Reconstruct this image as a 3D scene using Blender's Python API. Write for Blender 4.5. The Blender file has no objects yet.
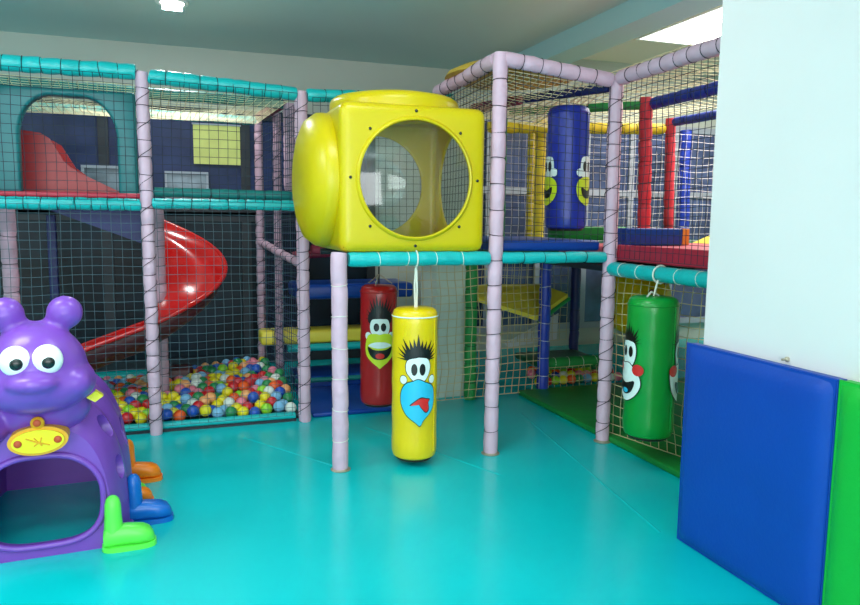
import bpy, bmesh, math, random
from mathutils import Vector, Matrix, noise
R = random.Random(7)
COL = bpy.context.scene.collection
pi = math.pi

# ------------------------------------------------------------------ materials
def lin(c):
    return tuple(((v/255)/12.92 if v/255 <= .04045 else ((v/255+.055)/1.055)**2.4) for v in c)

def mat(name, rgb, rough=.5, bump=0, bscale=30, var=0, vscale=4, metal=0, emit=0, spec=.5, coat=0, trans=0, alpha=1):
    m = bpy.data.materials.new(name); m.use_nodes = True
    nt = m.node_tree; b = nt.nodes['Principled BSDF']
    c = lin(rgb)
    b.inputs['Base Color'].default_value = (*c, 1)
    b.inputs['Roughness'].default_value = rough
    b.inputs['Metallic'].default_value = metal
    b.inputs['Specular IOR Level'].default_value = spec
    b.inputs['Coat Weight'].default_value = coat
    b.inputs['Transmission Weight'].default_value = trans
    b.inputs['Alpha'].default_value = alpha
    if emit:
        b.inputs['Emission Color'].default_value = (*c, 1); b.inputs['Emission Strength'].default_value = emit
    if var or bump:
        tc = nt.nodes.new('ShaderNodeTexCoord')
    if var:
        n = nt.nodes.new('ShaderNodeTexNoise'); n.inputs['Scale'].default_value = vscale; n.inputs['Detail'].default_value = 4
        nt.links.new(tc.outputs['Object'], n.inputs['Vector'])
        r = nt.nodes.new('ShaderNodeValToRGB')
        r.color_ramp.elements[0].position = .3; r.color_ramp.elements[1].position = .7
        r.color_ramp.elements[0].color = (*[max(0, v*(1-var)) for v in c], 1)
        r.color_ramp.elements[1].color = (*[min(1, v*(1+var)) for v in c], 1)
        nt.links.new(n.outputs['Fac'], r.inputs['Fac']); nt.links.new(r.outputs['Color'], b.inputs['Base Color'])
    if bump:
        n2 = nt.nodes.new('ShaderNodeTexNoise'); n2.inputs['Scale'].default_value = bscale; n2.inputs['Detail'].default_value = 3
        nt.links.new(tc.outputs['Object'], n2.inputs['Vector'])
        bp = nt.nodes.new('ShaderNodeBump'); bp.inputs['Strength'].default_value = bump; bp.inputs['Distance'].default_value = .02
        nt.links.new(n2.outputs['Fac'], bp.inputs['Height']); nt.links.new(bp.outputs['Normal'], b.inputs['Normal'])
    return m

M = {
 'floor': mat('teal_vinyl', (2,184,190), .24, .10, 2.2, .06, 1.2, spec=.45),
 'ceil': mat('ceiling_paint', (196,218,216), .9, var=.03, vscale=.8),
 'ceil2': mat('cream_ceiling_paint', (240,226,202), .9),
 'beam': mat('beam_paint', (168,206,212), .9),
 'wallb': mat('back_wall_paint', (186,192,184), .9, var=.03, vscale=1),
 'wallr': mat('right_wall_paint', (218,212,212), .85, .02, 60, .02, 1.5),
 'glass_dark': mat('night_window_glass', (14,26,38), .4, .05, 3, .9, 1.6, spec=.25),
 'glass_blue': mat('blue_night_window_glass', (40,54,98), .4, .05, 3, .5, 1.6, spec=.25),
 'glass_grey': mat('grey_window_glass', (70,82,118), .2, .05, 3, .5, 3, spec=.5),
 'glass_lit': mat('reflecting_window_glass', (110,126,140), .25, 0, 3, .4, 5, spec=.5),
 'frame_dark': mat('dark_window_frame', (30,36,46), .5),
 'frame_white': mat('white_window_frame', (160,166,180), .5),
 'pink': mat('pink_foam_sleeve', (208,172,192), .5, .35, 22, .05, 9),
 'pinkd': mat('worn_pink_foam_sleeve', (186,150,168), .55, .4, 22, .12, 9),
 'teal': mat('teal_foam_sleeve', (14,176,178), .38, .35, 18, .06, 8),
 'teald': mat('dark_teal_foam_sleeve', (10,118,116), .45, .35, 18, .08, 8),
 'tealpad': mat('teal_padded_vinyl', (13,112,118), .4, .2, 8, .06, 5),
 'red': mat('red_foam_sleeve', (206,44,62), .5, .3, 20, .06, 8),
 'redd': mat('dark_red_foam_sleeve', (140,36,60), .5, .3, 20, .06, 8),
 'blue': mat('blue_foam_sleeve', (24,54,166), .45, .3, 20, .08, 8),
 'navy': mat('navy_foam_sleeve', (22,30,92), .5, .3, 20, .08, 8),
 'yellow': mat('yellow_foam_sleeve', (226,196,34), .5, .3, 20, .06, 8),
 'green': mat('green_foam_sleeve', (28,134,62), .5, .3, 20, .06, 8),
 'cord_black': mat('black_cord', (22,22,30), .7),
 'cord_white': mat('white_cord', (222,222,210), .7),
 'net_black': mat('black_netting', (30,40,56), .8),
 'net_dark': mat('dark_blue_netting', (26,44,78), .8),
 'net_grey': mat('grey_netting', (58,84,96), .8),
 'net_beige': mat('beige_netting', (196,180,136), .8),
 'net_pale': mat('pale_grey_netting', (172,166,170), .8),
 'net_cream': mat('cream_netting', (232,222,182), .8),
 'slide': mat('red_moulded_plastic', (190,20,20), .2, .02, 6, .05, 3, spec=.6),
 'slidep': mat('dull_red_plastic', (176,26,32), .35, .02, 6, .05, 3),
 'slideu': mat('dark_red_slide_shade', (74,16,22), .45),  # underside shade painted in as darker red; exit lip shares the tone
 'cube': mat('yellow_moulded_plastic', (226,202,6), .32, .03, 5, .04, 3, spec=.5),
 'purple': mat('purple_moulded_plastic', (118,66,172), .34, .03, 9, .04, 5, spec=.5),
 'purpled': mat('purple_plastic_antenna', (122,70,176), .3, .02, 9, .04, 5),
 'white': mat('white_plastic', (240,243,240), .3),
 'black': mat('black_plastic', (18,26,26), .25),
 'badge': mat('yellow_badge_plastic', (232,214,20), .35),
 'badge_rim': mat('orange_badge_rim', (226,160,20), .4),
 'bolt_red': mat('red_bolt', (190,66,20), .45),
 'bgreen': mat('green_boot_plastic', (98,226,78), .32, spec=.5),
 'bblue': mat('blue_boot_plastic', (10,98,186), .3, spec=.5),
 'borange': mat('orange_boot_plastic', (246,128,14), .32, spec=.5),
 'vyellow': mat('yellow_bag_vinyl', (228,196,8), .28, .18, 7, .05, 4, spec=.5),
 'vred': mat('red_bag_vinyl', (170,22,26), .3, .18, 7, .06, 4, spec=.5),
 'vblue': mat('blue_bag_vinyl', (24,44,150), .35, .18, 7, .08, 4, spec=.5),
 'vgreen': mat('green_bag_vinyl', (10,146,52), .3, .2, 6, .06, 4, spec=.5),
 'vcap': mat('dark_bag_base', (40,34,26), .6),
 'vwhite': mat('white_printed_vinyl', (226,238,236), .35),
 'vblack': mat('black_printed_vinyl', (14,14,14), .35),
 'vsky': mat('sky_blue_printed_vinyl', (48,184,222), .32),
 'vlime': mat('lime_printed_vinyl', (204,220,40), .35),
 'vtongue': mat('red_printed_vinyl', (214,38,34), .35),
 'pad_blue': mat('blue_padded_vinyl', (10,62,150), .36, .15, 7, .05, 3, spec=.4),
 'pad_wall': mat('royal_blue_wall_vinyl', (10,64,160), .4, .08, 60, .05, 3, spec=.35),
 'pad_wallg': mat('bright_green_wall_vinyl', (22,170,56), .4, .08, 60, .05, 3, spec=.35),
 'pad_green': mat('green_padded_vinyl', (18,128,52), .42, .2, 6, .06, 3, spec=.4),
 'pad_dgreen': mat('dark_green_padded_vinyl', (14,92,52), .45, .2, 6, .06, 3),
 'pad_red': mat('red_padded_vinyl', (226,96,112), .45, .2, 6, .06, 3),
 'pad_redd': mat('dark_red_padded_vinyl', (176,34,60), .45, .2, 6, .06, 3),
 'pad_yellow': mat('yellow_padded_vinyl', (236,214,70), .45, .2, 6, .06, 3),
 'pad_orange': mat('orange_padded_vinyl', (226,140,50), .5),
 'canopy': mat('translucent_yellow_canopy', (206,166,60), .6, .1, 8, .1, 5),
 'paper': mat('pale_yellow_sheet', (214,218,130), .8, var=.08, vscale=6),
 'spotty': mat('yellow_tube_plastic', (240,190,10), .35),
 'brown': mat('brown_spot', (150,80,20), .5),
 'metal': mat('worn_metal_base', (180,170,150), .45, metal=.6),
 'lamp': mat('lit_lamp_lens', (255,252,244), .5, emit=9),
 'panel': mat('lit_ceiling_panel', (255,250,240), .5, emit=3.2),
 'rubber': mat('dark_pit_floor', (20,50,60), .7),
 'pillar': mat('pale_pillar_paint', (196,208,196), .85, var=.04, vscale=3),
 'sheet': mat('white_plastic_sheet', (200,206,212), .5),
}
def clear_mat():
    m = bpy.data.materials.new('clear_window_plastic'); m.use_nodes = True
    nt = m.node_tree; nt.nodes.clear()
    o = nt.nodes.new('ShaderNodeOutputMaterial'); mx = nt.nodes.new('ShaderNodeMixShader')
    t = nt.nodes.new('ShaderNodeBsdfTransparent'); t.inputs['Color'].default_value = (.86,.9,.88,1)
    g = nt.nodes.new('ShaderNodeBsdfGlossy'); g.inputs['Roughness'].default_value = .06
    lw = nt.nodes.new('ShaderNodeLayerWeight'); pw = nt.nodes.new('ShaderNodeMath'); pw.operation = 'POWER'; pw.inputs[1].default_value = 5
    f = nt.nodes.new('ShaderNodeMath'); f.operation = 'MULTIPLY_ADD'; f.inputs[1].default_value = .6; f.inputs[2].default_value = .07
    nt.links.new(lw.outputs['Facing'], pw.inputs[0]); nt.links.new(pw.outputs[0], f.inputs[0])
    nt.links.new(f.outputs[0], mx.inputs[0]); nt.links.new(t.outputs[0], mx.inputs[1]); nt.links.new(g.outputs[0], mx.inputs[2])
    nt.links.new(mx.outputs[0], o.inputs[0])
    return m
M['clear'] = clear_mat()
def translucent(m, fac):
    nt = m.node_tree; b = nt.nodes['Principled BSDF']; o = nt.nodes['Material Output']
    t = nt.nodes.new('ShaderNodeBsdfTranslucent'); t.inputs['Color'].default_value = b.inputs['Base Color'].default_value
    x = nt.nodes.new('ShaderNodeMixShader'); x.inputs[0].default_value = fac
    nt.links.new(b.outputs[0], x.inputs[1]); nt.links.new(t.outputs[0], x.inputs[2]); nt.links.new(x.outputs[0], o.inputs[0])
translucent(M['cube'], .22)

# ------------------------------------------------------------------ helpers
def tag(o, label=None, cat=None, group=None, kind=None):
    if label: o['label'] = label
    if cat: o['category'] = cat
    if group: o['group'] = group
    if kind: o['kind'] = kind
    return o

def thing(name, loc, label, cat, group=None):
    o = bpy.data.objects.new(name, None); o.empty_display_size = .1
    COL.objects.link(o); o.location = loc
    return tag(o, label, cat, group)

def wloc(o):
    v = Vector((0,0,0))
    while o is not None:
        v += o.location; o = o.parent
    return v

class MB:
    def __init__(s): s.v = []; s.f = []; s.mi = []; s.cm = 0
    def add(s, vs, fs):
        b = len(s.v); s.v += [Vector(v) for v in vs]
        for f in fs: s.f.append([b+i for i in f]); s.mi.append(s.cm)
        return s
    def box(s, a, b, bev=0, seg=3):
        bm = bmesh.new(); bmesh.ops.create_cube(bm, size=1)
        a = Vector(a); b = Vector(b); c = (a+b)/2; d = b-a
        for v in bm.verts: v.co = Vector((v.co.x*d.x, v.co.y*d.y, v.co.z*d.z)) + c
        if bev: bmesh.ops.bevel(bm, geom=bm.edges[:], offset=bev, segments=seg, profile=.5, affect='EDGES')
        return s.bm(bm)
    def bm(s, bm, mtx=None):
        bm.verts.ensure_lookup_table()
        for i, v in enumerate(bm.verts): v.index = i
        vs = [(mtx @ v.co) if mtx else v.co.copy() for v in bm.verts]
        s.add(vs, [[v.index for v in f.verts] for f in bm.faces]); bm.free(); return s
    def tube(s, pts, r, n=10, cap=True):
        pts = [Vector(p) for p in pts]
        rs = r if isinstance(r, (list, tuple)) else [r]*len(pts)
        up = None; rings = []
        for i, p in enumerate(pts):
            t = (pts[min(i+1, len(pts)-1)] - pts[max(i-1, 0)])
            t = t.normalized() if t.length > 1e-9 else Vector((0,0,1))
            if up is None:
                up = Vector((0,0,1)) if abs(t.z) < .9 else Vector((1,0,0))
            u = (up - t*up.dot(t)).normalized(); w = t.cross(u); up = u
            rings.append([p + (u*math.cos(2*pi*k/n) + w*math.sin(2*pi*k/n))*rs[i] for k in range(n)])
        vs = [v for r_ in rings for v in r_]; fs = []
        for i in range(len(rings)-1):
            for k in range(n):
                a = i*n+k; b = i*n+(k+1) % n
                fs.append((a, b, b+n, a+n))
        if cap:
            fs.append(tuple(range(n-1, -1, -1))); fs.append(tuple(range((len(rings)-1)*n, len(rings)*n)))
        return s.add(vs, fs)
    def ring(s, c, axis, R_, r, n=20, m=5, a0=0, a1=2*pi):
        c = Vector(c); ax = Vector(axis).normalized()
        u = ax.orthogonal().normalized(); w = ax.cross(u)
        vs = []; fs = []
        for i in range(n):
            a = a0+(a1-a0)*i/n; d = u*math.cos(a)+w*math.sin(a)
            for k in range(m):
                b = 2*pi*k/m; vs.append(c + d*(R_+r*math.cos(b)) + ax*r*math.sin(b))
        for i in range(n):
            for k in range(m):
                j = (i+1) % n
                fs.append((i*m+k, j*m+k, j*m+(k+1) % m, i*m+(k+1) % m))
        return s.add(vs, fs)
    def ell(s, c, r, n=20, m=14, mtx=None):
        c = Vector(c); vs = []; fs = []
        vs.append(Vector((0,0,r[2])))
        for j in range(1, m):
            t = pi*j/m
            for i in range(n):
                a = 2*pi*i/n; vs.append(Vector((r[0]*math.sin(t)*math.cos(a), r[1]*math.sin(t)*math.sin(a), r[2]*math.cos(t))))
        vs.append(Vector((0,0,-r[2])))
        for i in range(n): fs.append((0, 1+i, 1+(i+1) % n))
        for j in range(m-2):
            for i in range(n):
                a = 1+j*n+i; b = 1+j*n+(i+1) % n
                fs.append((a, a+n, b+n, b))
        L = len(vs)-1
        for i in range(n): fs.append((L, L-n+(i+1) % n, L-n+i))
        vs = [(mtx @ v if mtx else v)+c for v in vs]
        return s.add(vs, fs)
    def lathe(s, c, prof, n=32, axis='z', cap=True):
        # prof: list of (radius, along)
        c = Vector(c); vs = []; fs = []
        for r, h in prof:
            for k in range(n):
                a = 2*pi*k/n; x, y = r*math.cos(a), r*math.sin(a)
                vs.append(c + {'z': Vector((x,y,h)), 'x': Vector((h,x,y)), 'y': Vector((y,h,x))}[axis])
        for i in range(len(prof)-1):
            for k in range(n):
                a = i*n+k; b = i*n+(k+1) % n
                fs.append((a, b, b+n, a+n))
        if cap:
            fs.append(tuple(range(n-1, -1, -1))); fs.append(tuple(range((len(prof)-1)*n, len(prof)*n)))
        return s.add(vs, fs)
    def prism(s, poly, y0, y1, axis='y'):
        # poly in (a,b) plane, extruded along axis
        n = len(poly)
        f = {'y': lambda a, b, h: (a, h, b), 'x': lambda a, b, h: (h, a, b), 'z': lambda a, b, h: (a, b, h)}[axis]
        vs = [f(a, b, y0) for a, b in poly]+[f(a, b, y1) for a, b in poly]
        fs = [tuple(range(n-1, -1, -1)), tuple(range(n, 2*n))]
        for i in range(n): fs.append((i, (i+1) % n, n+(i+1) % n, n+i))
        return s.add(vs, fs)
    def build(s, name, m, parent=None, smooth=True, loc=None, ang=40, kind=None):
        me = bpy.data.meshes.new(name)
        off = wloc(parent) if parent else Vector((0,0,0))
        if loc: off = off + Vector(loc) if parent else Vector(loc)
        me.from_pydata([v-off for v in s.v], [], s.f)
        for mm in (m if isinstance(m, (list, tuple)) else [m]): me.materials.append(mm)
        me.polygons.foreach_set('material_index', s.mi)
        bm = bmesh.new(); bm.from_mesh(me); bmesh.ops.recalc_face_normals(bm, faces=bm.faces[:]); bm.to_mesh(me); bm.free()
        if smooth:
            me.polygons.foreach_set('use_smooth', [True]*len(me.polygons))
            me.set_sharp_from_angle(angle=math.radians(ang))
        o = bpy.data.objects.new(name, me); COL.objects.link(o)
        if parent: o.parent = parent
        if loc and not parent: o.location = loc
        if kind: o['kind'] = kind
        return o

def struct(name, mb, m, smooth=False, parent=None):
    return mb.build(name, m, parent, smooth=smooth, kind='structure')

# ------------------------------------------------------------------ camera (standing visitor, 1.5 m eye height)
f, pit, roll, yaw = 715.66, .1161, .0105, .3402
F = Vector((math.sin(yaw)*math.cos(pit), math.cos(yaw)*math.cos(pit), -math.sin(pit)))
Rv = Vector((math.cos(yaw), -math.sin(yaw), 0)); Uv = Rv.cross(F)
c_, s_ = math.cos(roll), math.sin(roll)
R2 = c_*Rv+s_*Uv; U2 = -s_*Rv+c_*Uv
cd = bpy.data.cameras.new('camera'); cam = bpy.data.objects.new('camera', cd); COL.objects.link(cam)
cam.matrix_world = Matrix(((R2.x,U2.x,-F.x,0),(R2.y,U2.y,-F.y,0),(R2.z,U2.z,-F.z,1.5),(0,0,0,1)))
cd.sensor_width = 36; cd.lens = f/860*36; cd.clip_start = .05
bpy.context.scene.camera = cam

# ------------------------------------------------------------------ room shell
CZ = 3.12
struct('floor', MB().box((-4.2,-3,-.1),(9,7.7,0)), M['floor'])
struct('ceiling', MB().box((-4.2,-3,CZ),(3.34,7.7,CZ+.1)), M['ceil'])
struct('ceiling', MB().box((3.34,-3,3.36),(9,7.7,3.46)), M['ceil2'])
struct('trim_1', MB().box((3.2,-3,2.95),(3.5,7.5,3.4)), M['beam'])
struct('wall_back', MB().box((-4.2,7.5,0),(9,7.7,3.4)), M['wallb'])
struct('wall_left', MB().box((-4.2,-3,0),(-4.0,7.7,3.2)), M['wallb'])
struct('wall_front', MB().box((-4.2,-3.2,0),(9,-3,3.4)), M['wallr'])
struct('wall_right', MB().box((2.262,-3,0),(2.54,2.63,CZ+.02)), M['wallr'])
struct('wall_far_right', MB().box((8.8,-3,0),(9,7.7,3.4)), M['ceil2'])
struct('wall_pillar', MB().box((2.02,5.55,0),(2.37,5.95,2.28)), M['pillar'])

def window(name, x0, x1, z0, z1, nx, nz, gm, fm, y=7.5, fw=.05):
    fr = MB()
    for i in range(nx+1):
        x = x0+(x1-x0)*i/nx; fr.box((x-fw/2,y-.06,z0),(x+fw/2,y,z1))
    for j in range(nz+1):
        z = z0+(z1-z0)*j/nz; fr.box((x0-fw/2,y-.065,z-fw/2),(x1+fw/2,y,z+fw/2))
    o = struct(name, fr, fm)
    MB().box((x0,y-.03,z0),(x1,y-.01,z1)).build('pane', gm, o, smooth=False)
    return o
window('window_1', -3.2, 1.96, .05, 1.5, 4, 1, M['glass_dark'], M['frame_dark'], fw=.09)
window('window_5', -3.2, 1.96, 1.55, 2.5, 4, 1, M['glass_blue'], M['frame_dark'], fw=.09)
window('window_2', 2.7, 7.7, .25, 2.62, 8, 3, M['glass_grey'], M['frame_white'], fw=.07)
window('window_3', -.80, -.22, 1.68, 1.95, 1, 1, M['glass_lit'], M['frame_white'], y=7.44, fw=.025)
window('window_4', -.08, .30, 1.68, 1.92, 1, 1, M['glass_lit'], M['frame_white'], y=7.44, fw=.02)

for k, (a, b) in enumerate((((.40,4.90),(.88,4.14)),((1.25,4.9),(1.77,3.7)),((2.50,4.9),(2.17,2.75)),((-3.9,3.0),(-.9,3.0)))):
    a = Vector((*a,.0004)); b = Vector((*b,.0004)); d = (b-a).normalized()*.006; n_ = Vector((-d.y,d.x,0))*1.6
    struct('trim_%d' % (k+2), MB().add([a-n_,b-n_,b+n_,a+n_,a+Vector((0,0,.004)),b+Vector((0,0,.004))],[(0,1,5,4),(3,4,5,2),(0,4,3),(1,2,5)]), M['floor'])
# lamps that are seen
dl = thing('ceiling_downlight', (.02,5.98,CZ), 'round white ceiling downlight switched on above the climbing frame', 'light')
MB().lathe((.02,5.98,CZ), [(.085,-.002),(.12,-.002),(.125,-.012),(.118,-.02),(.09,-.02),(.085,-.012)], 36, cap=False).build('trim_ring', M['white'], dl)
MB().lathe((.02,5.98,CZ), [(.088,-.004),(.088,-.016),(.06,-.022),(.0005,-.024)], 36).build('lens', M['lamp'], dl)
cp = thing('ceiling_panel_light', (5,5.4,3.36), 'wide bright ceiling light panel over the far side of the room', 'light')
MB().box((4.45,4.3,3.325),(6.4,6.35,3.345)).build('diffuser', M['panel'], cp, smooth=False)
fr = MB()
for a, b in (((4.42,4.27),(6.43,4.3)),((4.42,6.35),(6.43,6.38)),((4.42,4.3),(4.45,6.35)),((6.4,4.3),(6.43,6.35))):
    fr.box((*a,3.32),(*b,3.36))
fr.build('frame', M['white'], cp, smooth=False)

# ------------------------------------------------------------------ foam-sleeved tubes
def sleeve(name, p0, p1, m, label, cat, group=None, r=.047, tie=.13, tm='cord_black', twine=False, base=False, wob=.007):
    p0 = Vector(p0); p1 = Vector(p1); L = (p1-p0).length; d = (p1-p0)/L
    root = thing(name, p0, label, cat, group)
    n = max(2, round(L/tie)); pts = []; rs = []
    for i in range(n):
        for t, k in ((0, .93), (.12, 1.0), (.5, 1.03), (.88, 1.0)):
            pts.append(p0+d*(L*(i+t)/n) + Vector((R.uniform(-1,1), R.uniform(-1,1), 0 if abs(d.z) > .5 else R.uniform(-1,1)))*wob*.4)
            rs.append(r*(k+R.uniform(-.02,.02)))
    pts.append(p1); rs.append(r*.93)
    pts[0] = p0
    MB().tube(pts, rs, 14).build('foam_sleeve', M[m], root)
    for i in range(1, n):
        ax = (d + Vector((R.uniform(-1,1), R.uniform(-1,1), R.uniform(-1,1)))*.13).normalized()
        MB().ring(p0+d*(L*i/n), ax, r*.985, .0023, 16, 5).build('cord_tie', M[tm], root)
    tb = MB()
    if twine:   # spiral lacing cord that ties a net to the tube
        u = d.orthogonal().normalized(); w = d.cross(u); k = int(L/.012); q = []
        for i in range(k+1):
            a = i/k*L/.09*2*pi*.5; q.append(p0+d*(L*i/k)+(u*math.cos(a)+w*math.sin(a))*(r*1.07))
        tb.tube(q, .0024, 4)
        tb.build('cord_lacing', M[tm], root)
    if base:
        MB().lathe((p0.x,p0.y,0), [(.058,0),(.06,.004),(.05,.008),(.036,.022),(.036,.03)], 24).build('base_flange', M['metal'], root)
    return root

TOP = 2.45
P = lambda *a, **k: sleeve('padded_pole', *a, 'pole', **k)
P((.89,4.09,.0),(.885,4.09,1.30),'pink','short pink padded pole under the left corner of the yellow cube', tie=.2, r=.048, base=True, tm='cord_white')
P((1.872,4.09,0),(1.885,4.09,2.50),'pink','tall pink padded pole beside the right side of the yellow cube', tie=.16, r=.045, base=True)
P((2.71,4.09,0),(2.71,4.09,2.42),'pink','pink padded pole between the blue and green punching bags', tie=.14, r=.045, twine=True, base=True)
P((.86,5.19,0),(.855,5.19,2.38),'pink','pink padded pole at the right end of the main ball pit front', tie=.14, r=.045, twine=True)
P((-.17,5.17,0),(-.185,5.17,2.44),'pink','pink padded pole in the middle of the ball pit front', tie=.11, r=.041, twine=True)
P((-1.22,5.17,0),(-1.22,5.17,2.46),'pink','pink padded pole at the far left end of the climbing frame front', tie=.12, r=.047)
P((-1.09,5.62,0),(-1.09,5.62,1.55),'pinkd','worn pink pole under the mid rail behind the caterpillar head', tie=.2, r=.05)
P((.70,6.5,.1),(.70,6.5,2.34),'pinkd','back corner pink pole of the ball pit bay, leftmost of three', tie=.1, r=.036, twine=True)
P((.81,6.15,.1),(.81,6.15,2.36),'pinkd','slim pink pole rising from the right edge of the ball heap', tie=.12, r=.034, twine=True)
P((.86,5.72,1.6),(.86,5.72,2.38),'pinkd','thick pink upper pole just left of the yellow cube dome', tie=.12, r=.055)
P((-.13,5.85,.0),(-.13,5.85,1.55),'pinkd','pink centre pole inside the red spiral slide', tie=.14, r=.045)
P((2.72,2.98,0),(2.72,2.98,2.42),'pink','pink padded pole ending the right wing rail beside the white wall', tie=.16, r=.045)
P((2.58,5.5,1.3),(2.58,5.5,2.38),'green','slim green pole right behind the yellow cube edge', tie=.12, r=.026)
P((2.98,5.45,0),(2.98,5.45,1.24),'blue','blue padded pole between the two low net panels', tie=.16, r=.05, tm='cord_white')
P((3.73,6.2,0),(3.73,6.2,1.24),'navy','navy padded pole behind the green low rail', tie=.2, r=.048)
P((3.36,6.5,1.3),(3.36,6.5,2.42),'yellow','thinner yellow pole left of the blue hanging bag', tie=.09, r=.042)
P((3.23,6.08,1.3),(3.23,6.08,2.44),'yellow','thicker yellow pole nearest the blue hanging bag', tie=.09, r=.05)
P((3.60,4.95,1.3),(3.56,4.95,2.48),'red','thicker bright red pole behind the blue foam block', tie=.16, r=.052)
P((4.42,5.7,1.3),(4.38,5.7,2.46),'red','slimmer red pole further back beside a blue rail end', tie=.16, r=.046)
P((5.63,7.0,1.3),(5.6,7.0,2.55),'blue','distant blue pole near the window beyond the red poles', tie=.2, r=.07)
P((2.28,5.42,0),(2.28,5.42,1.24),'green','green padded pole under the platform beside the pale pillar', tie=.16, r=.05)

T = lambda *a, **k: sleeve('padded_rail', *a, 'rail', **k)
T((-1.2,5.17,2.43),(-.22,5.17,2.43),'teal','front teal top rail of the left slide bay', tie=.105, r=.05)
T((-.14,5.17,2.41),(.82,5.19,2.365),'teal','front teal top rail over the ball pit bay', tie=.105, r=.047)
T((-1.2,5.17,1.575),(-.22,5.17,1.575),'teal','teal middle rail in front of the red slide entrance', tie=.1, r=.04)
T((-.14,5.17,1.585),(.82,5.19,1.585),'teal','teal middle rail between middle pole and yellow cube', tie=.12, r=.036)
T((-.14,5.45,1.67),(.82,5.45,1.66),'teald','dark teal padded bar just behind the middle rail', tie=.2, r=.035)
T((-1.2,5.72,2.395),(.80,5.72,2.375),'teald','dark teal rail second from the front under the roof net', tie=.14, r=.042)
T((-1.2,6.5,2.35),(.68,6.5,2.33),'teal','rearmost teal top rail under the roof net', tie=.12, r=.036)
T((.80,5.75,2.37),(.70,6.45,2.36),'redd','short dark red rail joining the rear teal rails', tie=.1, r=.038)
T((.90,5.19,2.36),(2.0,5.19,2.40),'teal','teal top rail disappearing behind the yellow cube', tie=.12, r=.045)
T((.94,4.09,1.262),(1.83,4.09,1.262),'teal','bright teal rail right under the yellow cube', tie=.17, r=.043, tm='cord_white')
T((1.915,4.09,1.262),(2.67,4.09,1.262),'teal','bright teal rail under the blue platform pad', tie=.14, r=.036, tm='cord_black')
T((2.72,4.12,1.185),(2.72,3.02,1.185),'teal','teal rail from which the green punching bag hangs', tie=.18, r=.046, tm='cord_white')
T((1.90,4.09,2.475),(2.67,4.09,2.40),'pink','pink top rail bridging the two tall right poles', tie=.13, r=.046)
T((2.71,4.05,2.41),(2.72,3.03,2.42),'pink','pink top rail running from corner pole to white wall', tie=.12, r=.046)
T((1.885,4.14,2.475),(1.87,5.15,2.44),'pink','pink top rail running back above the yellow cube', tie=.14, r=.048)
T((2.68,4.12,2.36),(2.38,4.72,2.36),'navy','navy roof rail above the blue hanging bag', tie=.14, r=.03)
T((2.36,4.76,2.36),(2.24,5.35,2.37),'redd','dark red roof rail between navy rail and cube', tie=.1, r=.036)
T((2.62,5.48,2.38),(3.53,4.97,2.42),'green','green roof rail behind the blue hanging bag', tie=.2, r=.034)
T((3.60,4.92,2.43),(3.62,3.3,2.44),'blue','nearer blue roof rail attached to the thick red pole', tie=.16, r=.046)
T((4.40,5.66,2.42),(4.44,4.2,2.42),'blue','further blue roof rail attached to the slim red pole', tie=.16, r=.04)
T((2.72,6.14,2.34),(4.34,5.74,2.36),'yellow','yellow roof rail crossing behind the hanging blue bag', tie=.14, r=.05)
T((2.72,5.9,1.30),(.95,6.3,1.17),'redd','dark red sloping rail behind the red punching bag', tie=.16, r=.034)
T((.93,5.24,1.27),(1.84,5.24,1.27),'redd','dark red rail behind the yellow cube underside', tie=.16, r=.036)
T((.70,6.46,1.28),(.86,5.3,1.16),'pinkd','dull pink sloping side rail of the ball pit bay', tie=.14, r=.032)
T((3.03,5.6,.22),(3.72,5.6,.22),'pad_green' if 0 else 'green','low green rail over the small right ball pit', tie=.13, r=.055, tm='cord_white')

# ------------------------------------------------------------------ nets
def net(a, b, c, d, m, label, step=.058, r=.0021, sag=.006, group=None, nm='safety_net', bulge=0):
    a, b, c, d = map(Vector, (a, b, c, d))
    nu = max(2, round(((b-a).length+(c-d).length)/2/step)); nv = max(2, round(((d-a).length+(c-b).length)/2/step))
    nrm = (b-a).cross(d-a).normalized(); sd = R.uniform(0, 50)
    g = []
    for j in range(nv+1):
        row = []
        for i in range(nu+1):
            u, v = i/nu, j/nv
            p = a*(1-u)*(1-v)+b*u*(1-v)+c*u*v+d*(1-u)*v
            e = min(1, 4*min(u, 1-u, v, 1-v)+.15)
            n = noise.noise_vector(Vector((p.x*3+sd, p.y*3, p.z*3)))
            p = p + n*sag*e + nrm*bulge*math.sin(pi*u)*math.sin(pi*v)
            row.append(p)
        g.append(row)
    mb = MB()
    for row in g: mb.tube(row, r, 3, False)
    for i in range(nu+1): mb.tube([g[j][i] for j in range(nv+1)], r, 3, False)
    o = mb.build(nm, M[m], loc=tuple(a))
    return tag(o, label, 'net', group)
net((-1.17,5.11,.07),(-.22,5.11,.07),(-.22,5.11,1.57),(-1.17,5.11,1.57),'net_grey','grey netting of the left bay below the middle rail', sag=.012, r=.0019)
net((-1.17,5.11,1.6),(-.24,5.11,1.6),(-.24,5.11,2.40),(-1.17,5.11,2.40),'net_black','black netting of the left bay in front of the teal arch', sag=.01)
net((-.12,5.11,.07),(.82,5.13,.07),(.82,5.13,1.57),(-.12,5.11,1.57),'net_grey','grey netting in front of the ball heap and spiral slide', sag=.012, r=.0019)
net((-.13,5.11,1.6),(.82,5.13,1.6),(.82,5.13,2.36),(-.13,5.11,2.38),'net_black','black netting in front of the small lit windows', sag=.01)
net((.87,5.24,.1),(.72,6.46,.1),(.72,6.46,2.3),(.87,5.24,2.33),'net_dark','dark blue side netting right of the ball heap', step=.055, r=.0024)
net((-1.2,5.22,2.37),(.8,5.22,2.34),(.68,6.46,2.30),(-1.2,6.46,2.30),'net_cream','cream roof netting above the left slide bays', step=.055, bulge=-.04, sag=.02, r=.0026)
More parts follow.
